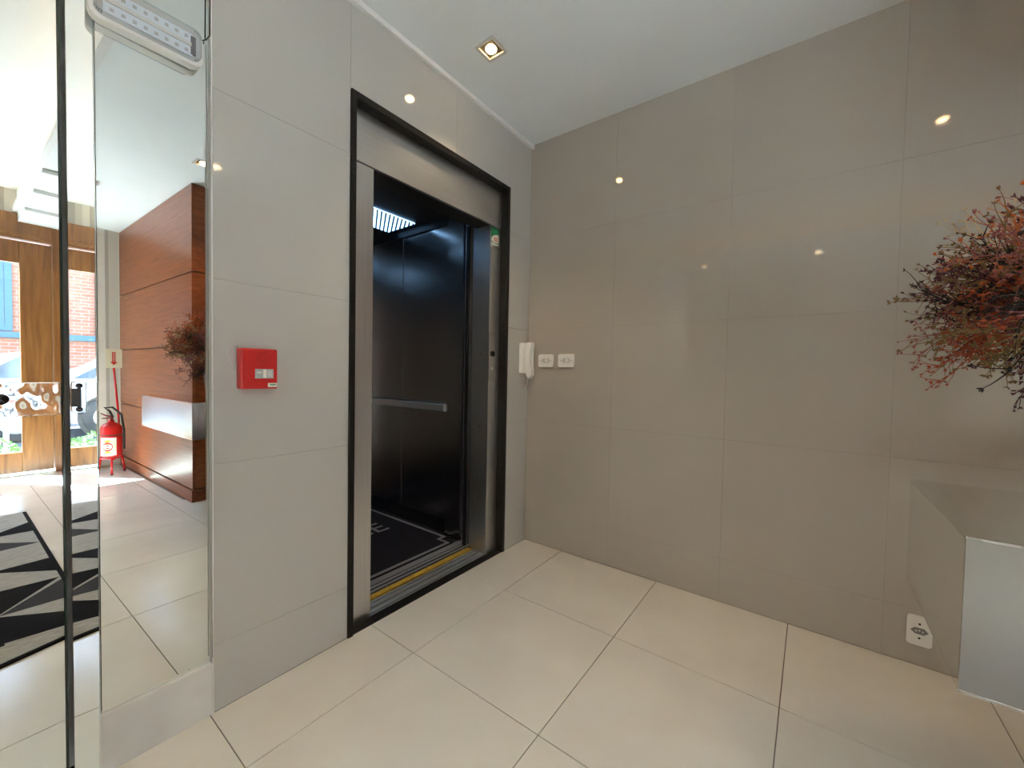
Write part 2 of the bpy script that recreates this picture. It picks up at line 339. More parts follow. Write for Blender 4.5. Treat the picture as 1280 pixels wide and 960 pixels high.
# ================================================================ ELEVATOR
ef = empty('elevator_doorway', (-.78, .02, 0), 'open elevator doorway with brushed steel frame and black granite surround', 'elevator doorway', kind='thing')
YS = .045   # steel face
box('granite_surround', FX0, FX0+.024, -.010, .16, 0, FZ, 'granite', ef, .002); box('granite_surround', FX1-.026, FX1, -.010, .16, 0, FZ, 'granite', ef, .002)
box('granite_surround', FX0+.0242, FX1-.0262, -.010, .16, FZ-.03, FZ, 'granite', ef, .002)
box('granite_threshold', FX0+.0242, FX1-.0262, -.002, .050, -.05, .004, 'granite', ef)
OX0, OX1, OZ = -1.168, -.357, 2.018
jl = boxes('jamb', [(FX0+.0245, OX0, YS, YS+.012, .0045, 2.030), (OX0-.012, OX0, YS+.0121, .16, .0045, 2.030)], 'brushed_steel', ef)
jr = boxes('jamb', [(OX1, FX1-.0265, YS, YS+.012, .0045, 2.030), (OX1, OX1+.012, YS+.0121, .16, .0045, 2.030)], 'brushed_steel', ef)
boxes('header', [(FX0+.0245, FX1-.0265, YS-.004, YS+.010, 2.033, FZ-.0305), (FX0+.0245, FX1-.0265, YS+.0105, .16, 2.033, 2.045)], 'brushed_steel_h', ef)
box('header_gap', FX0+.0245, FX1-.0265, YS+.012, .16, 2.0302, 2.0325, 'black', ef)
# sill with grooves
for a, b, m_, z in ((.052, .058, 'aluminium', .006), (.068, .092, 'aluminium', .006), (.106, .128, 'aluminium', .006), (.141, .152, 'aluminium', .006)):
    box('sill_rail', OX0-.01, OX1+.011, a, b, -.03, z, m_, ef)
box('sill_bed', OX0-.01, OX1+.011, .051, .152, -.05, -.031, 'black', ef)
# landing door panels slid aside
ld = box('landing_door_panel', OX1+.013, OX1+.50, .163, .180, .012, 2.06, 'brushed_steel', ef)
box('landing_door_panel', OX1+.020, OX1+.50, .186, .203, .012, 2.06, 'brushed_steel', ef)
box('door_track', -1.6, OX1+.5, .163, .21, 2.065, 2.20, 'black', ef)
tube('track_roller', [(-.93, .158, 2.052), (-.93, .178, 2.052)], .014, 'aluminium', ef, 12); tube('track_roller', [(-.66, .158, 2.052), (-.66, .178, 2.052)], .014, 'aluminium', ef, 12)
# call panel on the jamb
cp = box('call_panel', -.358, -.292, YS-.0035, YS-.0002, 1.085, 1.385, 'brushed_steel_h', ef, .001)
prism('display', rrect(-.345, -.305, 1.235, 1.268, .012), 1, YS-.0055, YS-.0037, 'black_gloss', cp)
bt = prism('call_button', rrect(-.343, -.308, 1.150, 1.182, .006), 1, YS-.008, YS-.0037, 'chrome', cp)
box('button_plate', -.338, -.313, YS-.0095, YS-.0082, 1.156, 1.176, 'white_plastic_grey', cp); box('button_mark', -.330, -.326, YS-.0101, YS-.0096, 1.160, 1.172, 'black', cp)
box('button_mark', -.324, -.320, YS-.0101, YS-.0096, 1.160, 1.172, 'black', cp)
# sticker
st = box('sticker', -.352, -.279, YS-.0012, YS-.0002, 1.918, 2.026, 'print_green', ef); st['label'] = 'green and white service sticker'
prism('sticker_field', [(-.350, 1.9185), (-.2795, 1.9185)]+[(-.2795-.0705*math.sin(R(a)), 1.945+.042*math.cos(R(a))) for a in range(0, 91, 15)], 1, YS-.0018, YS-.0013, 'paper_white', st)
for k in range(2): box('sticker_mark', -.328, -.290, YS-.0022, YS-.0019, 1.958-.012*k, 1.964-.012*k, 'print_red', st)
box('sticker_mark', -.328, -.285, YS-.0022, YS-.0019, 1.930, 1.936, 'grey_print', st); box('sticker_mark', -.346, -.336, YS-.0022, YS-.0019, 1.928, 1.940, 'grey_print', st)
# shaft around the car
struct(boxes('wall_shaft', [(-1.75, -1.65, .161, 1.95, -.4, 2.9), (.30, .40, .161, 1.95, -.4, 2.9), (-1.65, .30, 1.85, 1.95, -.4, 2.9), (-1.65, .30, .161, 1.85, 2.8, 2.9), (-1.65, .30, .161, 1.85, -.4, -.3)], 'shaft_concrete'), 'dark concrete elevator shaft around the elevator car', 'wall')
# the car
CX1, CY1, CZ = -.262, 1.52, 2.235
car = empty('elevator_car', (-.8, .9, 0), 'dark brushed steel elevator car interior with a handrail', 'elevator car')
box('car_floor', -1.36, CX1+.05, .215, CY1+.05, -.06, .006, 'dark_metal', car)
for y0, y1 in ((.335, .990), (.997, CY1)):
    box('side_wall', CX1, CX1+.02, y0, y1, .007, CZ, 'car_steel', car, .0015)
    box('side_wall', -1.38, -1.36, y0, y1, .007, CZ, 'car_steel', car, .0015)
for x0, x1 in ((-1.359, -.996), (-.994, -.63), (-.628, CX1-.001)): box('back_wall', x0, x1, CY1+.001, CY1+.02, .007, CZ, 'car_steel', car, .0015)
box('front_column', CX1-.045, CX1-.001, .315, .462, .007, CZ-.05, 'car_steel', car, .002)
box('car_ceiling', -1.37, CX1-.001, .30, CY1-.002, CZ-.035, CZ-.01, 'dark_metal', car)
boxes('ceiling_rim', [(CX1-.012, CX1-.0015, .47, CY1-.003, CZ-.085, CZ-.036)], 'black', car)
for x0, x1 in ((-1.33, -.96), (-.72, -.33)):
    lp = box('ceiling_light', x0, x1, .78, 1.09, CZ-.041, CZ-.0355, 'elevator_glow', car); lp['label'] = 'cool white ceiling light behind slats'
    n = 18
    for k in range(n):
        # slanted slats across the light opening
        t0 = (k+.5)/n*(x1-x0+.2)-.2
        ax, ay, bx_, by = x0+t0, .78, x0+t0+.2, 1.09
        if ax < x0: ay = .78+(x0-ax)/.2*.31; ax = x0
        if bx_ > x1: by = 1.09-(bx_-x1)/.2*.31; bx_ = x1
        d = Vector((by-ay, -(bx_-ax), 0)).normalized()*.0055
        bm = bmesh.new(); add_prism(bm, [(ax-d.x, ay-d.y), (ax+d.x, ay+d.y), (bx_+d.x, by+d.y), (bx_-d.x, by-d.y)], 2, CZ-.052, CZ-.0412)
        from_bm('slat', bm, 'dark_metal', lp)
prism('handrail', rrect(CX1-.062, CX1-.034, .862, .912, .006), 1, .47, CY1-.03, 'brushed_steel_h', car)
for y in (.6, 1.0, 1.4): tube('rail_bracket', [(CX1-.001, y, .885), (CX1-.036, y, .885)], .008, 'chrome', car)
boxes('kick_plate', [(CX1-.006, CX1-.001, .47, CY1-.003, .007, .10)], 'dark_metal', car)
box('car_sill', OX0-.02, OX1+.10, .215, .231, -.02, .008, 'aluminium', car); box('car_sill', OX0-.02, OX1+.10, .246, .262, -.02, .008, 'aluminium', car); box('tread_plate', OX0-.06, CX1-.05, .268, .312, .0065, .0105, 'mat_border', car)
ys_ = box('warning_strip', OX0-.01, OX1+.011, .170, .200, -.02, .0065, 'yellow_strip', car); ys_['label'] = 'yellow warning strip between the sills'
box('car_door_panel', OX1+.012, OX1+.11, .225, .243, .012, 2.09, 'brushed_steel', car); box('car_door_panel', OX1+.018, OX1+.11, .250, .268, .012, 2.09, 'brushed_steel', car)
box('door_edge_strip', OX1+.004, OX1+.0115, .222, .246, .012, 2.06, 'dark_metal', car)
box('car_header', -1.37, OX1+.11, .218, .30, 2.095, 2.3, 'dark_metal', car)
for z in (.35, .8, 1.25, 1.7): lathe('panel_screw', [(.004, 0), (.004, .0015), (0, .002)], (OX1-.0005, .11, z), 'black', ef, 10, 0)
# carpet mat
mt = empty('elevator_mat', (-.8, .8, .006), 'dark elevator carpet mat with grey border line and lettering', 'floor mat')
MO = [(-1.33, .316), (-.36, .316), (-.36, .40), (-.312, .40), (-.312, 1.49), (-1.33, 1.49)]
prism('carpet', MO, 2, .0065, .0125, 'mat_carpet', mt)
boxes('border_line', [(-.35, -.328, .44, 1.46, .0126, .0136), (-1.31, -.40, .330, .352, .0126, .0136), (-.40, -.382, .330, .44, .0126, .0136), (-.382, -.3281, .42, .4399, .0126, .0136), (-1.31, -.3505, 1.44, 1.46, .0126, .0136)], 'mat_border', mt)
tm = text_mesh('CE', .24, .0005); tm.transform(Matrix.Translation((-.765, .83, .0132)))
link('lettering', tm, 'mat_border', mt)

# ================================================================ MIRROR WALL
mr = empty('wall_mirror', (-1.915, .004, .172), 'tall frameless mirror between the elevator wall and the mirrored door', 'mirror', rz=R(1.0))
def mirror_panel(root, x0, x1, z0, z1, y, m='mirror', bevel=.012, name='mirror_glass', lb=None):
    lb = bevel if lb is None else lb
    bm = bmesh.new(); d = .0025
    co = [(x0, y+d, z0), (x1, y+d, z0), (x1, y+d, z1), (x0, y+d, z1), (x0+lb, y, z0+bevel), (x1-bevel, y, z0+bevel), (x1-bevel, y, z1-bevel), (x0+lb, y, z1-bevel), (x0, y+.006, z0), (x1, y+.006, z0), (x1, y+.006, z1), (x0, y+.006, z1)]
    v = [bm.verts.new(c) for c in co]
    for f in ((4, 5, 6, 7), (0, 1, 5, 4), (1, 2, 6, 5), (2, 3, 7, 6), (3, 0, 4, 7), (8, 11, 10, 9), (0, 8, 9, 1), (1, 9, 10, 2), (2, 10, 11, 3), (3, 11, 8, 0)): bm.faces.new([v[i] for i in f])
    return from_bm(name, bm, m, root)
mirror_panel(mr, -2.043, -1.789, .172, 2.645, 0.0, lb=.0015)
box('backing', -2.042, -1.790, .0065, .016, .172, 2.645, 'white_plastic_grey', mr)
struct(box('baseboard_back', -2.044, -1.787, -.006, .09, 0, .1715, 'white_stone', None, .003), 'white stone plinth under the tall mirror', 'baseboard')
box('edge_trim', EX0-.0055, EX0-.0005, -.002, .02, 0, H-.03, 'white_plastic', back)
ms = empty('mirror_side_panel', (-2.068, .022, 0), 'narrow mirrored glass panel beside the mirrored door', 'mirror panel', rz=R(-2.6))
mirror_panel(ms, -2.092, -2.032, .004, 2.645, .018, bevel=.0008)
box('backing', -2.092, -2.033, .0245, .034, .004, 2.645, 'white_plastic_grey', ms)
md = empty('mirrored_door', (-2.5, .022, 0), 'mirrored glass door leaf with a chrome lock plate', 'mirrored door', rz=R(1.0))
mirror_panel(md, -2.93, -2.106, .010, 2.60, .016, bevel=.0008)
box('glass_edge', -2.1058, -2.1015, .012, .024, .010, 2.60, 'glass_edge', md)
box('backing', -2.93, -2.102, .0245, .034, .010, 2.60, 'black', md)
lk = prism('lock_plate', rrect(-2.30, -2.108, 1.008, 1.092, .004, 3), 1, .002, .0155, 'chrome_wavy', md, .002)
lathe('keyhole', [(.013, 0), (.013, -.004), (.010, -.006), (0, -.006)], (-2.205, .002, 1.052), 'black_gloss', lk, 20, 1)
sp = prism('strike_plate', rrect(-2.090, -2.062, 1.010, 1.094, .005, 3), 1, .000, .0175, 'chrome', ms, .002)
box('strike_jaw', -2.0905, -2.072, -.004, -.0003, 1.028, 1.076, 'black', sp)
for z in (1.021, 1.083): lathe('strike_screw', [(.007, 0), (.007, -.002), (.004, -.003), (0, -.003)], (-2.076, -.0003, z), 'black_gloss', sp, 16, 1)
# emergency light on the mirror
em = empty('emergency_light', (-1.934, -.002, 2.04), 'white LED emergency light mounted across the top of the mirror', 'emergency light')
prism('housing', rrect(-2.056, -1.815, 2.040, 2.142, .022), 1, -.034, -.004, 'white_plastic', em, .003)
lens = prism('lens', rrect(-2.048, -1.823, 2.049, 2.134, .016), 1, -.056, -.0345, 'lens_clear', em, .004)
box('led_board', -2.030, -1.842, -.0385, -.0347, 2.060, 2.124, 'led_panel', em)
box('centre_ridge', -2.028, -1.845, -.043, -.0386, 2.087, 2.097, 'white_plastic', em)
for i in range(8):
    for z in (2.072, 2.112): box('led', -2.018+.0225*i, -2.010+.0225*i, -.0405, -.0386, z-.004, z+.004, 'white_plastic_grey', em)
box('wiring', -1.846, -1.834, -.041, -.035, 2.066, 2.118, 'grey_print', em); box('wiring', -2.042, -2.033, -.041, -.035, 2.060, 2.124, 'white_plastic_grey', em)
tube('cable', [(-1.816, -.02, 2.132), (-1.800, -.010, 2.15), (-1.790, -.008, 2.17), (-1.788, -.008, 2.35), (-1.7885, -.008, 2.63)], .0018, 'rubber', em, 6)
tube('cable', [(-1.7885, -.006, 2.15), (-1.786, -.006, 1.9), (-1.788, -.006, 1.5), (-1.787, -.006, .6), (-1.787, -.006, .19)], .0016, 'white_plastic_grey', em, 6)

# ================================================================ WALL FITTINGS
fa = empty('fire_alarm', (-1.655, 0, 1.066), 'red square fire alarm unit mounted on the elevator wall', 'fire alarm')
bd = box('body', -1.717, -1.603, -.040, -.0005, 1.067, 1.204, 'red_plastic', fa, .005)
for rr, n in ((.007, 6), (.014, 12), (.0215, 18)):
    for k in range(n):
        a = 2*PI*k/n; cx, cz = -1.649+rr*math.cos(a), 1.171+rr*math.sin(a)
        lathe('sound_hole', [(.0017, 0), (.0017, -.0008), (0, -.0008)], (cx, -.040, cz), 'dark_red', bd, 8, 1)
box('status_window', -1.675, -1.617, -.0412, -.0402, 1.103, 1.135, 'pcb', fa); box('window_print', -1.650, -1.640, -.0418, -.0413, 1.105, 1.133, 'paper_white', fa)
box('window_print', -1.636, -1.622, -.0418, -.0413, 1.108, 1.130, 'white_plastic_grey', fa); box('window_print', -1.670, -1.656, -.0418, -.0413, 1.121, 1.125, 'paper_white', fa)
lb = box('maker_label', -1.635, -1.606, -.0412, -.0402, 1.073, 1.087, 'paper_white', fa); box('label_print', -1.629, -1.610, -.0417, -.0413, 1.079, 1.083, 'print_green', lb)
tube('wire', [(-1.712, -.004, 1.205), (-1.722, -.004, 1.216), (-1.735, -.003, 1.214), (-1.745, -.003, 1.190), (-1.738, -.003, 1.160), (-1.722, -.004, 1.128), (-1.716, -.005, 1.115)], .0012, 'white_plastic_grey', fa, 6)
ic = empty('intercom_phone', (-.075, 0, 1.09), 'white intercom handset hanging on the wall corner by the elevator', 'intercom')
box('base', -.104, -.040, -.030, -.0005, 1.135, 1.335, 'white_plastic', ic, .006)
hs = prism('handset', [(-.034, 1.338), (-.072, 1.338), (-.073, 1.305), (-.060, 1.285), (-.060, 1.185), (-.074, 1.160), (-.074, 1.122), (-.050, 1.098), (-.034, 1.125), (-.028, 1.19), (-.028, 1.28)], 0, -.072, -.026, 'white_plastic', ic, .005)
pts = []
for k in range(61):
    t = k/60; a = t*2*PI*12; z = 1.105-.070*math.sin(t*PI); pts.append((-.055-.02*t+.004*math.cos(a), -.040+.02*t+.004*math.sin(a), z))
tube('coiled_cord', pts, .0016, 'white_plastic', ic, 6)
def plate(name, yc, zc, w_, h_, label, cat, kind):
    t = empty(name, (0, yc, zc-h_/2), label, cat)
    pts = rrect(yc-w_/2, yc+w_/2, zc-h_/2, zc+h_/2, .010)
    pl_ = prism('cover_plate', pts, 0, -.010, -.0005, 'white_plastic', t, .002)
    if kind == 'switch':
        box('module_frame', -.0112, -.0102, yc-.026, yc+.026, zc-.014, zc+.014, 'white_plastic_grey', t)
        box('rocker', -.015, -.0113, yc-.019, yc+.006, zc-.010, zc+.010, 'white_plastic', t, .001); box('rocker', -.014, -.0113, yc+.008, yc+.021, zc-.010, zc+.010, 'white_plastic_grey', t, .001)
        for s in (-1, 1): lathe('screw', [(.003, 0), (.003, -.001), (0, -.0012)], (-.0102, yc+s*.037, zc), 'grey_print', t, 10, 0)
    if kind == 'socket':
        prism('socket_face', [(yc+(-1 if i in (2, 3, 4) else 1)*a, zc+b) for i, (a, b) in enumerate(((.026, 0), (.013, .0125), (.013, .0125), (.026, 0), (.013, -.0125), (.013, -.0125)))], 0, -.0115, -.0102, 'grey_print', t)
        for k in (-1, 0, 1): lathe('socket_hole', [(.0028, 0), (.0028, -.001), (0, -.001)], (-.0117, yc+k*.0095, zc+(.003 if k == 0 else 0)), 'white_plastic', t, 10, 0)
        for s in (-1, 1): lathe('screw', [(.004, 0), (.004, -.001), (0, -.0012)], (-.0102, yc, zc+s*.028), 'black', t, 10, 0)
    return t
plate('light_switch', -.149, 1.220, .113, .083, 'white wall switch plate next to the intercom phone', 'light switch', 'switch')
plate('light_switch', -.300, 1.220, .118, .083, 'white wall switch plate farther from the intercom, second of the pair', 'light switch', 'switch')
plate('power_outlet', -1.917, .143, .074, .118, 'white power outlet low on the grey tiled wall', 'outlet', 'socket')

# downlights
def downlight(x, y, label):
    t = empty('downlight', (x, y, H), label, 'ceiling light', 'recessed square downlights')
    s, q = .056, .042
    boxes('frame', [(x-s, x+s, y-s, y-q, H-.006, H-.0005), (x-s, x+s, y+q, y+s, H-.006, H-.0005), (x-s, x-q, y-q, y+q, H-.006, H-.0005), (x+q, x+s, y-q, y+q, H-.006, H-.0005)], 'white_plastic_grey', t)
    box('reflector', x-q+.001, x+q-.001, y-q+.001, y+q-.001, H-.002, H-.0006, 'lamp_reflector', t)
    lathe('bulb', [(0, -.014), (.016, -.012), (.024, -.004), (.026, 0)], (x, y, H-.0021), 'lamp_glow', t, 20)
    d = bpy.data.lights.new('downlight_beam', 'SPOT'); d.energy = 7; d.color = (1, .74, .45); d.spot_size = R(95); d.spot_blend = .8; d.shadow_soft_size = .03
    o = bpy.data.objects.new('downlight_beam', d); COL.objects.link(o); o.parent = t; o.location = (0, 0, -.03)
downlight(-.777, -.294, 'recessed square downlight in the ceiling above the elevator doorway')
downlight(-1.13, -2.10, 'recessed square downlight above the mirrored console shelf')
downlight(-3.80, -.30, 'recessed square downlight by the striped wall at the elevator wall end')
downlight(-3.82, -1.55, 'recessed square downlight midway along the striped side wall')

# ================================================================ CONSOLE, VASE, FLOWERS
SX0, SX1, SY0, SY1, SZ0, SZ1 = -1.312, -.863, -2.885, -1.747, .645, .895
cs = empty('console_shelf', (-1.09, -2.2, SZ0), 'floating mirror clad console shelf fixed to the wood panelling', 'console shelf')
Lc = [(SX0+.006, SY1-.006), (SX1-.004, SY1-.006), (SX1-.004, YW+.006), (XW-.002, YW+.006), (XW-.002, SY0+.006), (SX0+.006, SY0+.006)]
prism('carcass', Lc, 2, SZ0+.005, SZ1-.005, 'dark_metal', cs)
Lt = [(SX0, SY1), (SX1, SY1), (SX1, YW+.005), (XW-.0015, YW+.005), (XW-.0015, SY0), (SX0, SY0)]
prism('top_mirror', Lt, 2, SZ1-.0048, SZ1, 'mirror_console', cs, .0008)
prism('bottom_mirror', Lt, 2, SZ0, SZ0+.0048, 'mirror_console', cs, .0008)
box('front_mirror', SX0, SX0+.0055, SY0+.0002, SY1-.0002, SZ0+.005, SZ1-.005, 'console_front', cs)
box('end_mirror', SX0+.0057, SX1, SY1-.0057, SY1, SZ0+.005, SZ1-.005, 'mirror_console', cs); box('end_mirror', SX0+.0057, XW-.0015, SY0, SY0+.0055, SZ0+.005, SZ1-.005, 'mirror_console', cs)
VX, VY = -1.065, -2.10
vase = empty('glass_vase', (VX, VY, SZ1), 'tall clear glass vase standing on the mirrored console', 'vase')
lathe('vessel', [(.050, 0), (.052, .004), (.058, .10), (.070, .20), (.074, .215), (.070, .215), (.066, .20), (.054, .10), (.047, .012), (0, .010)], (VX, VY, SZ1), 'vase_glass', vase, 28)
bq = empty('dried_flower_bunch', (VX, VY, SZ1+.02), 'bushy dried flower bunch in rust, plum and charcoal tones', 'flowers')
rnd = random.Random(11)
def sprig_mesh(seed, dens):
    r = random.Random(seed); bm = bmesh.new()
    def bud(p, d, s):
        n = 3 + r.randrange(2)
        for _ in range(n):
            e = (d + Vector((r.uniform(-1, 1), r.uniform(-1, 1), r.uniform(-1, 1)))*.9).normalized()
            add_tube(bm, [p, p+e*s*.55, p+e*s], [s*.12, s*.24, s*.05], 4)
    def grow(p, d, L_, rad, lev):
        n = 4; pts = [p]; q = p; dd = d
        for i in range(n):
            dd = (dd + Vector((r.uniform(-1, 1), r.uniform(-1, 1), r.uniform(-1, 1)))*.22).normalized(); q = q+dd*L_/n; pts.append(q)
            if lev > 0 and i >= (1 if lev == 2 else 0):
                for _ in range(2 if lev == 2 else dens+(i > 1)):
                    e = (dd + Vector((r.uniform(-1, 1), r.uniform(-1, 1), r.uniform(-1, 1)))*1.0).normalized()
                    grow(q, e, L_*r.uniform(.35, .55), rad*.6, lev-1)
        add_tube(bm, pts, [rad*(1-.5*i/n) for i in range(n+1)], 4, False)
        if lev < 2: bud(q, dd, r.uniform(.0045, .0080))
    grow(Vector((0, 0, 0)), Vector((0, 0, 1)), .17, .0032 if dens == 1 else .0023, 2)
    me = bpy.data.meshes.new('sprig'); bm.to_mesh(me); bm.free(); return me
variants = {}
for c in FLCOL:
    variants[c] = []
    for s in range(2):
        me = sprig_mesh(hash_ := 31*(list(FLCOL).index(c)+1)+s, 1 if c == 'charcoal' else 2); me.materials.append(M('sprig_'+c)); variants[c].append(me)
BC = Vector((-1.05, -2.025, 1.30)); mouth = Vector((VX, VY, SZ1+.205))
bm = bmesh.new()
NSP = 150
for i in range(NSP):
    # directions spread over a dome that droops over the rim
    u = (i+.5)/NSP; zc = 1-1.42*u; az = i*2.39996+rnd.uniform(-.2, .2); rr = math.sqrt(max(0, 1-zc*zc))
    d = Vector((rr*math.cos(az), rr*math.sin(az), zc))
    rad = Vector((.235, .235, .165))*rnd.uniform(.82, 1.10)
    tip = BC+Vector((d.x*rad.x, d.y*rad.y, d.z*rad.z))
    base = tip - (d*.75+(tip-mouth).normalized()*.6).normalized()*.18*rnd.uniform(.85, 1.1)
    top = zc > .35
    edge = -.55 < zc < .3
    pal = ['rust', 'orange', 'rust', 'plum', 'mauve', 'cream', 'orange'] if top else ['mauve', 'plum', 'olive', 'rust', 'olive', 'cream', 'plum', 'charcoal']
    c = rnd.choice(pal)
    if edge and rnd.random() < .16: c = 'charcoal'
    me = rnd.choice(variants[c])
    o = bpy.data.objects.new('sprig', me); COL.objects.link(o); o.parent = bq
    o.location = base - bq.location; o.rotation_mode = 'QUATERNION'
    o.rotation_quaternion = (tip-base).to_track_quat('Z', 'Y') @ Matrix.Rotation(rnd.uniform(0, 6.28), 3, 'Z').to_quaternion()
    s = rnd.uniform(.85, 1.15); o.scale = (s, s, s)
    foot = Vector((VX+rnd.uniform(-.025, .025), VY+rnd.uniform(-.025, .025), SZ1+.03))
    neck = mouth+Vector((rnd.uniform(-.045, .045), rnd.uniform(-.045, .045), -.01))
    add_tube(bm, [foot, neck, (neck+base)/2+Vector((0, 0, .02)), base], .0016, 4, False)
from_bm('stems', bm, 'sprig_olive', bq)
# inner sprigs fill the heart of the bunch
for i in range(46):
    d = Vector((rnd.uniform(-1, 1), rnd.uniform(-1, 1), rnd.uniform(-.7, 1))).normalized(); me = rnd.choice(variants[rnd.choice(['plum', 'olive', 'mauve', 'rust', 'charcoal'])])
    base = BC+Vector((d.x*.06, d.y*.06, d.z*.05-.04))
    o = bpy.data.objects.new('sprig', me); COL.objects.link(o); o.parent = bq; o.location = base-bq.location
    o.rotation_mode = 'QUATERNION'; o.rotation_quaternion = d.to_track_quat('Z', 'Y'); o.scale = (1.05, 1.05, 1.05)

# ================================================================ RUG, EXTINGUISHER
rug_bm = bmesh.new()
RX1, RX0, RY0 = -1.905, -3.02, -3.19
def near(x): return -.875+(RX1-x)*.30
def rface(pts, mi, z=.008):
    f = rug_bm.faces.new([rug_bm.verts.new((x, y, z)) for x, y in pts]); f.material_index = mi
out = [(RX1, RY0), (RX1, near(RX1)), (RX0, near(RX0)), (RX0, RY0)]
rface(out, 0)
bw = .020; ix0, ix1 = RX0+bw, RX1-bw
rface([(ix1, RY0+.006), (ix1, near(ix1)-.022), (ix0, near(ix0)-.022), (ix0, RY0+.006)], 1, .0084)
wc = .222
for k in range(5):
    a = ix1-wc*k; b = a-wc; sh = .0 if k % 2 == 0 else .02; s1, s2 = (0, 2) if k % 2 == 0 else (2, 0)
    if k % 2: a, b = b, a
    e = .3*wc*k*.8
    for pts, mi in (([(a, -2.85), (a, -2.60), (b, -2.62)], s1), ([(a, -2.30), (b, -2.545), (b, -2.28)], s2), ([(a, -1.94), (a, -1.69), (b, -1.92)], s1), ([(a, -3.16), (b, -3.16), (b, -2.98)], 1),
                    ([(a, -1.58), (b, -1.60), (b, -1.29)], 0), ([(a, -1.54), (a, -1.27), (b, -1.28)], 2), ([(a, -1.08), (a, -.955), (b, -.985), (b, -1.275)], 0)):
        rface([(x, y+sh) for x, y in pts], mi, .0087)
for (a, b) in zip(out, out[1:]+out[:1]):
    vs_ = [rug_bm.verts.new(c) for c in ((a[0], a[1], .0005), (b[0], b[1], .0005), (b[0], b[1], .008), (a[0], a[1], .008))]; rug_bm.faces.new(vs_).material_index = 0
me = bpy.data.meshes.new('rug'); rug_bm.to_mesh(me); rug_bm.free()
for n in ('rug_black', 'rug_grey', 'rug_charcoal'): me.materials.append(M(n))
for p in me.polygons:
    if p.normal.z < -.5: p.flip()
tag(link('rug', me, None), 'black and grey rug with a triangle pattern on the lobby floor', 'rug')

EXX, EXY = -1.235, -4.32
stand = empty('extinguisher_stand', (EXX, EXY, 0), 'red tripod floor stand with a pole carrying an arrow sign', 'stand')
for a in (100, 220, 340):
    dx, dy = math.cos(R(a)), math.sin(R(a))
    tube('leg', [(EXX+dx*.115, EXY+dy*.115, .004), (EXX+dx*.092, EXY+dy*.092, .17)], .009, 'red_paint', stand); lathe('rubber_foot', [(.012, 0), (.012, .012), (0, .012)], (EXX+dx*.115, EXY+dy*.115, 0), 'rubber', stand, 10)
bm = bmesh.new(); add_tube(bm, [(EXX+.093*math.cos(2*PI*k/24), EXY+.093*math.sin(2*PI*k/24), .172) for k in range(25)], .006, 6, False); from_bm('ring', bm, 'red_paint', stand, True)
boxes('shelf_bar', [(EXX-.09, EXX+.09, EXY-.012, EXY+.012, .160, .166), (EXX-.012, EXX+.012, EXY-.09, EXY+.09, .154, .160)], 'red_paint', stand)
PX, PY = EXX+.075, EXY-.075
tube('pole', [(PX, PY, .17), (PX-.005, PY, .6), (PX-.04, PY, 1.14)], .010, 'red_paint', stand)
sg = box('sign', PX-.105, PX+.025, PY+.012, PY+.016, 1.11, 1.31, 'paper_cream', stand)
ar = [(-.012, .155), (.012, .155), (.012, .055), (.026, .055), (0, .022), (-.026, .055), (-.012, .055)]
prism('arrow', [(PX-.04+1.15*a, 1.115+1.05*b) for a, b in ar], 1, PY+.0162, PY+.0172, 'print_red', sg)
for k in range(6): box('arrow_print', PX-.047, PX-.033, PY+.0173, PY+.0177, 1.180+.016*k, 1.186+.016*k, 'paper_cream', sg)
ext = empty('fire_extinguisher', (EXX, EXY, .17), 'red fire extinguisher with a black hose on the tripod stand', 'fire extinguisher')
lathe('cylinder', [(.070, 0), (.080, .006), (.084, .02), (.084, .285), (.080, .315), (.060, .345), (.030, .36), (.024, .365), (.024, .385), (0, .385)], (EXX, EXY, .179), 'red_paint', ext, 28)
lathe('band', [(.0845, 0), (.0865, .002), (.0865, .016), (.0845, .018)], (EXX, EXY, .40), 'dark_red', ext, 28)
lathe('valve', [(.016, 0), (.016, .03), (.020, .032), (.020, .045), (.008, .05), (0, .05)], (EXX, EXY, .562), 'dark_red', ext, 14)
tube('lever', [(EXX, EXY, .600), (EXX-.04, EXY+.02, .612), (EXX-.085, EXY+.03, .64)], [.008, .007, .005], 'dark_red', ext); tube('lever', [(EXX, EXY, .585), (EXX-.045, EXY+.02, .585), (EXX-.075, EXY+.028, .588)], [.007, .006, .005], 'dark_red', ext)
tube('hose', [(EXX+.012, EXY, .59), (EXX-.02, EXY+.05, .66), (EXX-.06, EXY+.06, .70), (EXX, EXY+.055, .70), (EXX+.07, EXY+.04, .62), (EXX+.092, EXY+.03, .45), (EXX+.092, EXY+.03, .25)], .010, 'rubber', ext)
def curved_label(name, a0, a1, z0, z1, m, r, parent):
    bm = bmesh.new(); n = 10; A = []; B = []
    for k in range(n+1):
        a = R(a0+(a1-a0)*k/n); A.append(bm.verts.new((EXX+r*math.cos(a), EXY+r*math.sin(a), z0))); B.append(bm.verts.new((EXX+r*math.cos(a), EXY+r*math.sin(a), z1)))
    for k in range(n): bm.faces.new((A[k], A[k+1], B[k+1], B[k]))
    return from_bm(name, bm, m, parent)
elb = curved_label('label', 75, 165, .20, .385, 'paper_white', .0852, ext)
def disc_label(name, rc, m, off):
    bm = bmesh.new(); c = 122; zc = .292; n = 22
    v0 = bm.verts.new((EXX+off*math.cos(R(c)), EXY+off*math.sin(R(c)), zc)); ring = []
    for k in range(n):
        a = 2*PI*k/n; th = R(c)+rc*math.cos(a)/.085; ring.append(bm.verts.new((EXX+off*math.cos(th), EXY+off*math.sin(th), zc+rc*math.sin(a)*1.15)))
    for k in range(n): bm.faces.new((v0, ring[k], ring[(k+1) % n]))
    return from_bm(name, bm, m, elb)
disc_label('label_ring', .062, 'print_yellow', .0858); disc_label('label_disc', .042, 'print_red', .0864)
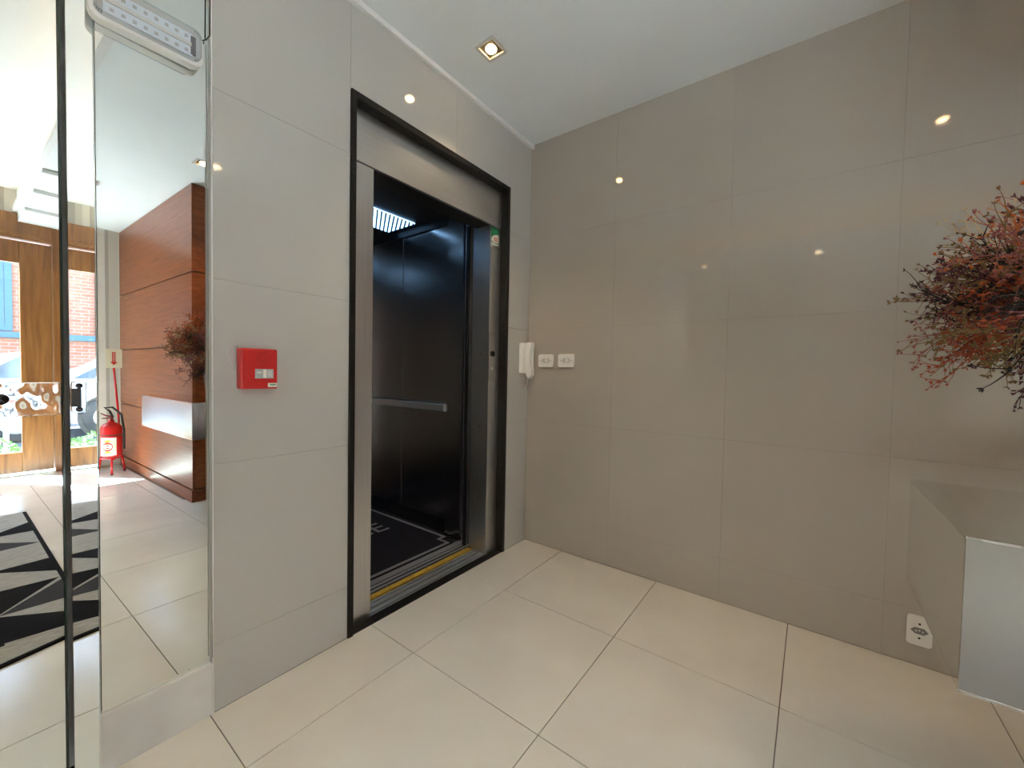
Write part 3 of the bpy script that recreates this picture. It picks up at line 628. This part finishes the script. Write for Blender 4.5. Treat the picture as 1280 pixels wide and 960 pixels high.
for k in range(3): curved_label('label_print', 108, 136, .308-.022*k, .316-.022*k, 'paper_white', .0870, elb)

# ================================================================ STREET OUTSIDE
struct(box('ground', -14, 12, -16, YE-.181, -.16, -.02, 'pavement'), 'pale concrete pavement and street outside the entrance', 'ground')
struct(box('road', -14, 12, -10.2, -6.7, -.0195, -.012, 'asphalt'), 'grey asphalt street outside the entrance', 'road')
bl = empty('brick_building', (-1.5, -12.6, 0), 'orange brick building across the street with blue framed windows', 'building')
box('wall', -13, 11, -12.6, -12.0, -.02, 4.40, 'brick_facade', bl); box('cornice', -13, 11, -12.7, -11.9, 4.401, 5.0, 'concrete', bl)
box('ledge', -13, 11, -12.0, -11.90, 1.68, 1.80, 'blue_paint', bl)
for i in range(8):
    for j in range(2): box('vent_brick', -2.3+.16*i, -2.21+.16*i, -11.999, -11.985, 4.05+.15*j, 4.13+.15*j, 'dark_red', bl)
for x0, x1 in ((-1.62, -1.33), (-6.6, -4.8), (.6, 2.4), (4.0, 5.8)):
    wf = boxes('window', [(x0, x0+.08, -12.0, -11.94, 1.82, 3.85), (x1-.10, x1, -12.0, -11.94, 1.82, 3.85), (x0+.08, x1-.10, -12.0, -11.94, 3.77, 3.85), (x0+.08, x1-.10, -12.0, -11.94, 1.82, 1.92), ((x0+x1)/2-.03, (x0+x1)/2+.03, -12.0, -11.94, 1.92, 3.77)], 'blue_paint', bl)
    box('window_pane', x0+.08, x1-.10, -11.995, -11.97, 1.92, 3.77, 'car_glass', wf)
# parked car
WX, CYN = -1.62, -7.60
pc = empty('parked_car', (-.35, -8.4, 0), 'pale blue parked car on the street outside the entrance', 'car')
prof = [(-2.42, .28), (-2.00, .22), (1.35, .22), (1.78, .30), (1.80, .62), (1.70, .86), (1.10, .95), (.55, 1.36), (-.95, 1.42), (-1.62, 1.30), (-2.10, .98), (-2.42, .88), (-2.46, .60)]
prism('body', prof, 1, CYN-1.62, CYN-.02, 'car_paint', pc, .03)
prism('side_window', [(-2.02, .92), (-1.58, 1.24), (-.93, 1.36), (.50, 1.30), (.95, .98), (-.2, .93)], 1, CYN-.019, CYN-.010, 'car_glass', pc)
boxes('window_pillar', [(-1.02, -.95, CYN-.0095, CYN-.004, .94, 1.36), (-.30, -.24, CYN-.0095, CYN-.004, .94, 1.36)], 'car_paint', pc)
for x in (WX, .95):
    lathe('wheel_arch', [(.365, 0), (.365, .012), (0, .012)], (x, CYN-.030, .30), 'black', pc, 28, 1)
    wl = lathe('wheel', [(.02, -.10), (.30, -.10), (.315, -.06), (.315, 0), (.29, .025), (.20, .03), (.19, .02), (0, .02)], (x, CYN+.00, .305), 'tyre', pc, 32, 1)
    lathe('hubcap', [(.19, 0), (.17, .014), (.05, .016), (0, .02)], (x, CYN+.022, .305), 'aluminium', wl, 24, 1)
box('door_seam', -.30, -.29, CYN-.021, CYN-.018, .30, .92, 'black', pc)
# hedge in a planter at the facade
pl0 = empty('hedge_planter', (-2.0, -5.75, 0), 'low green hedge in a concrete planter outside the entrance', 'hedge')
boxes('planter_wall', [(-3.4, -1.1, -5.60, -5.52, -.02, .06), (-3.4, -1.1, -5.98, -5.90, -.02, .06)], 'concrete', pl0)
bm = bmesh.new(); rh = random.Random(3)
for k in range(2600):
    x = rh.uniform(-3.35, -1.15); y = rh.uniform(-5.90, -5.58); z = rh.uniform(.02, .20)*(1+.35*math.sin(x*9)+.2*math.sin(x*23))
    c = Vector((x, y, max(.02, z))); d = Vector((rh.uniform(-1, 1), rh.uniform(-1, 1), rh.uniform(-.3, 1))).normalized(); s = d.orthogonal().normalized()*.012
    v = [bm.verts.new(c-d*.022), bm.verts.new(c+s), bm.verts.new(c+d*.026), bm.verts.new(c-s)]; bm.faces.new(v)
hl = from_bm('foliage', bm, 'leaf_green', pl0); hl['kind'] = 'stuff'
po = empty('street_post', (-1.80, -6.25, 0), 'slim white post standing on the pavement outside', 'post')
tube('shaft', [(-1.80, -6.25, -.02), (-1.80, -6.25, .72)], .022, 'white_paint', po, 12); lathe('cap', [(.026, 0), (.026, .02), (0, .035)], (-1.80, -6.25, .721), 'white_paint', po, 14)
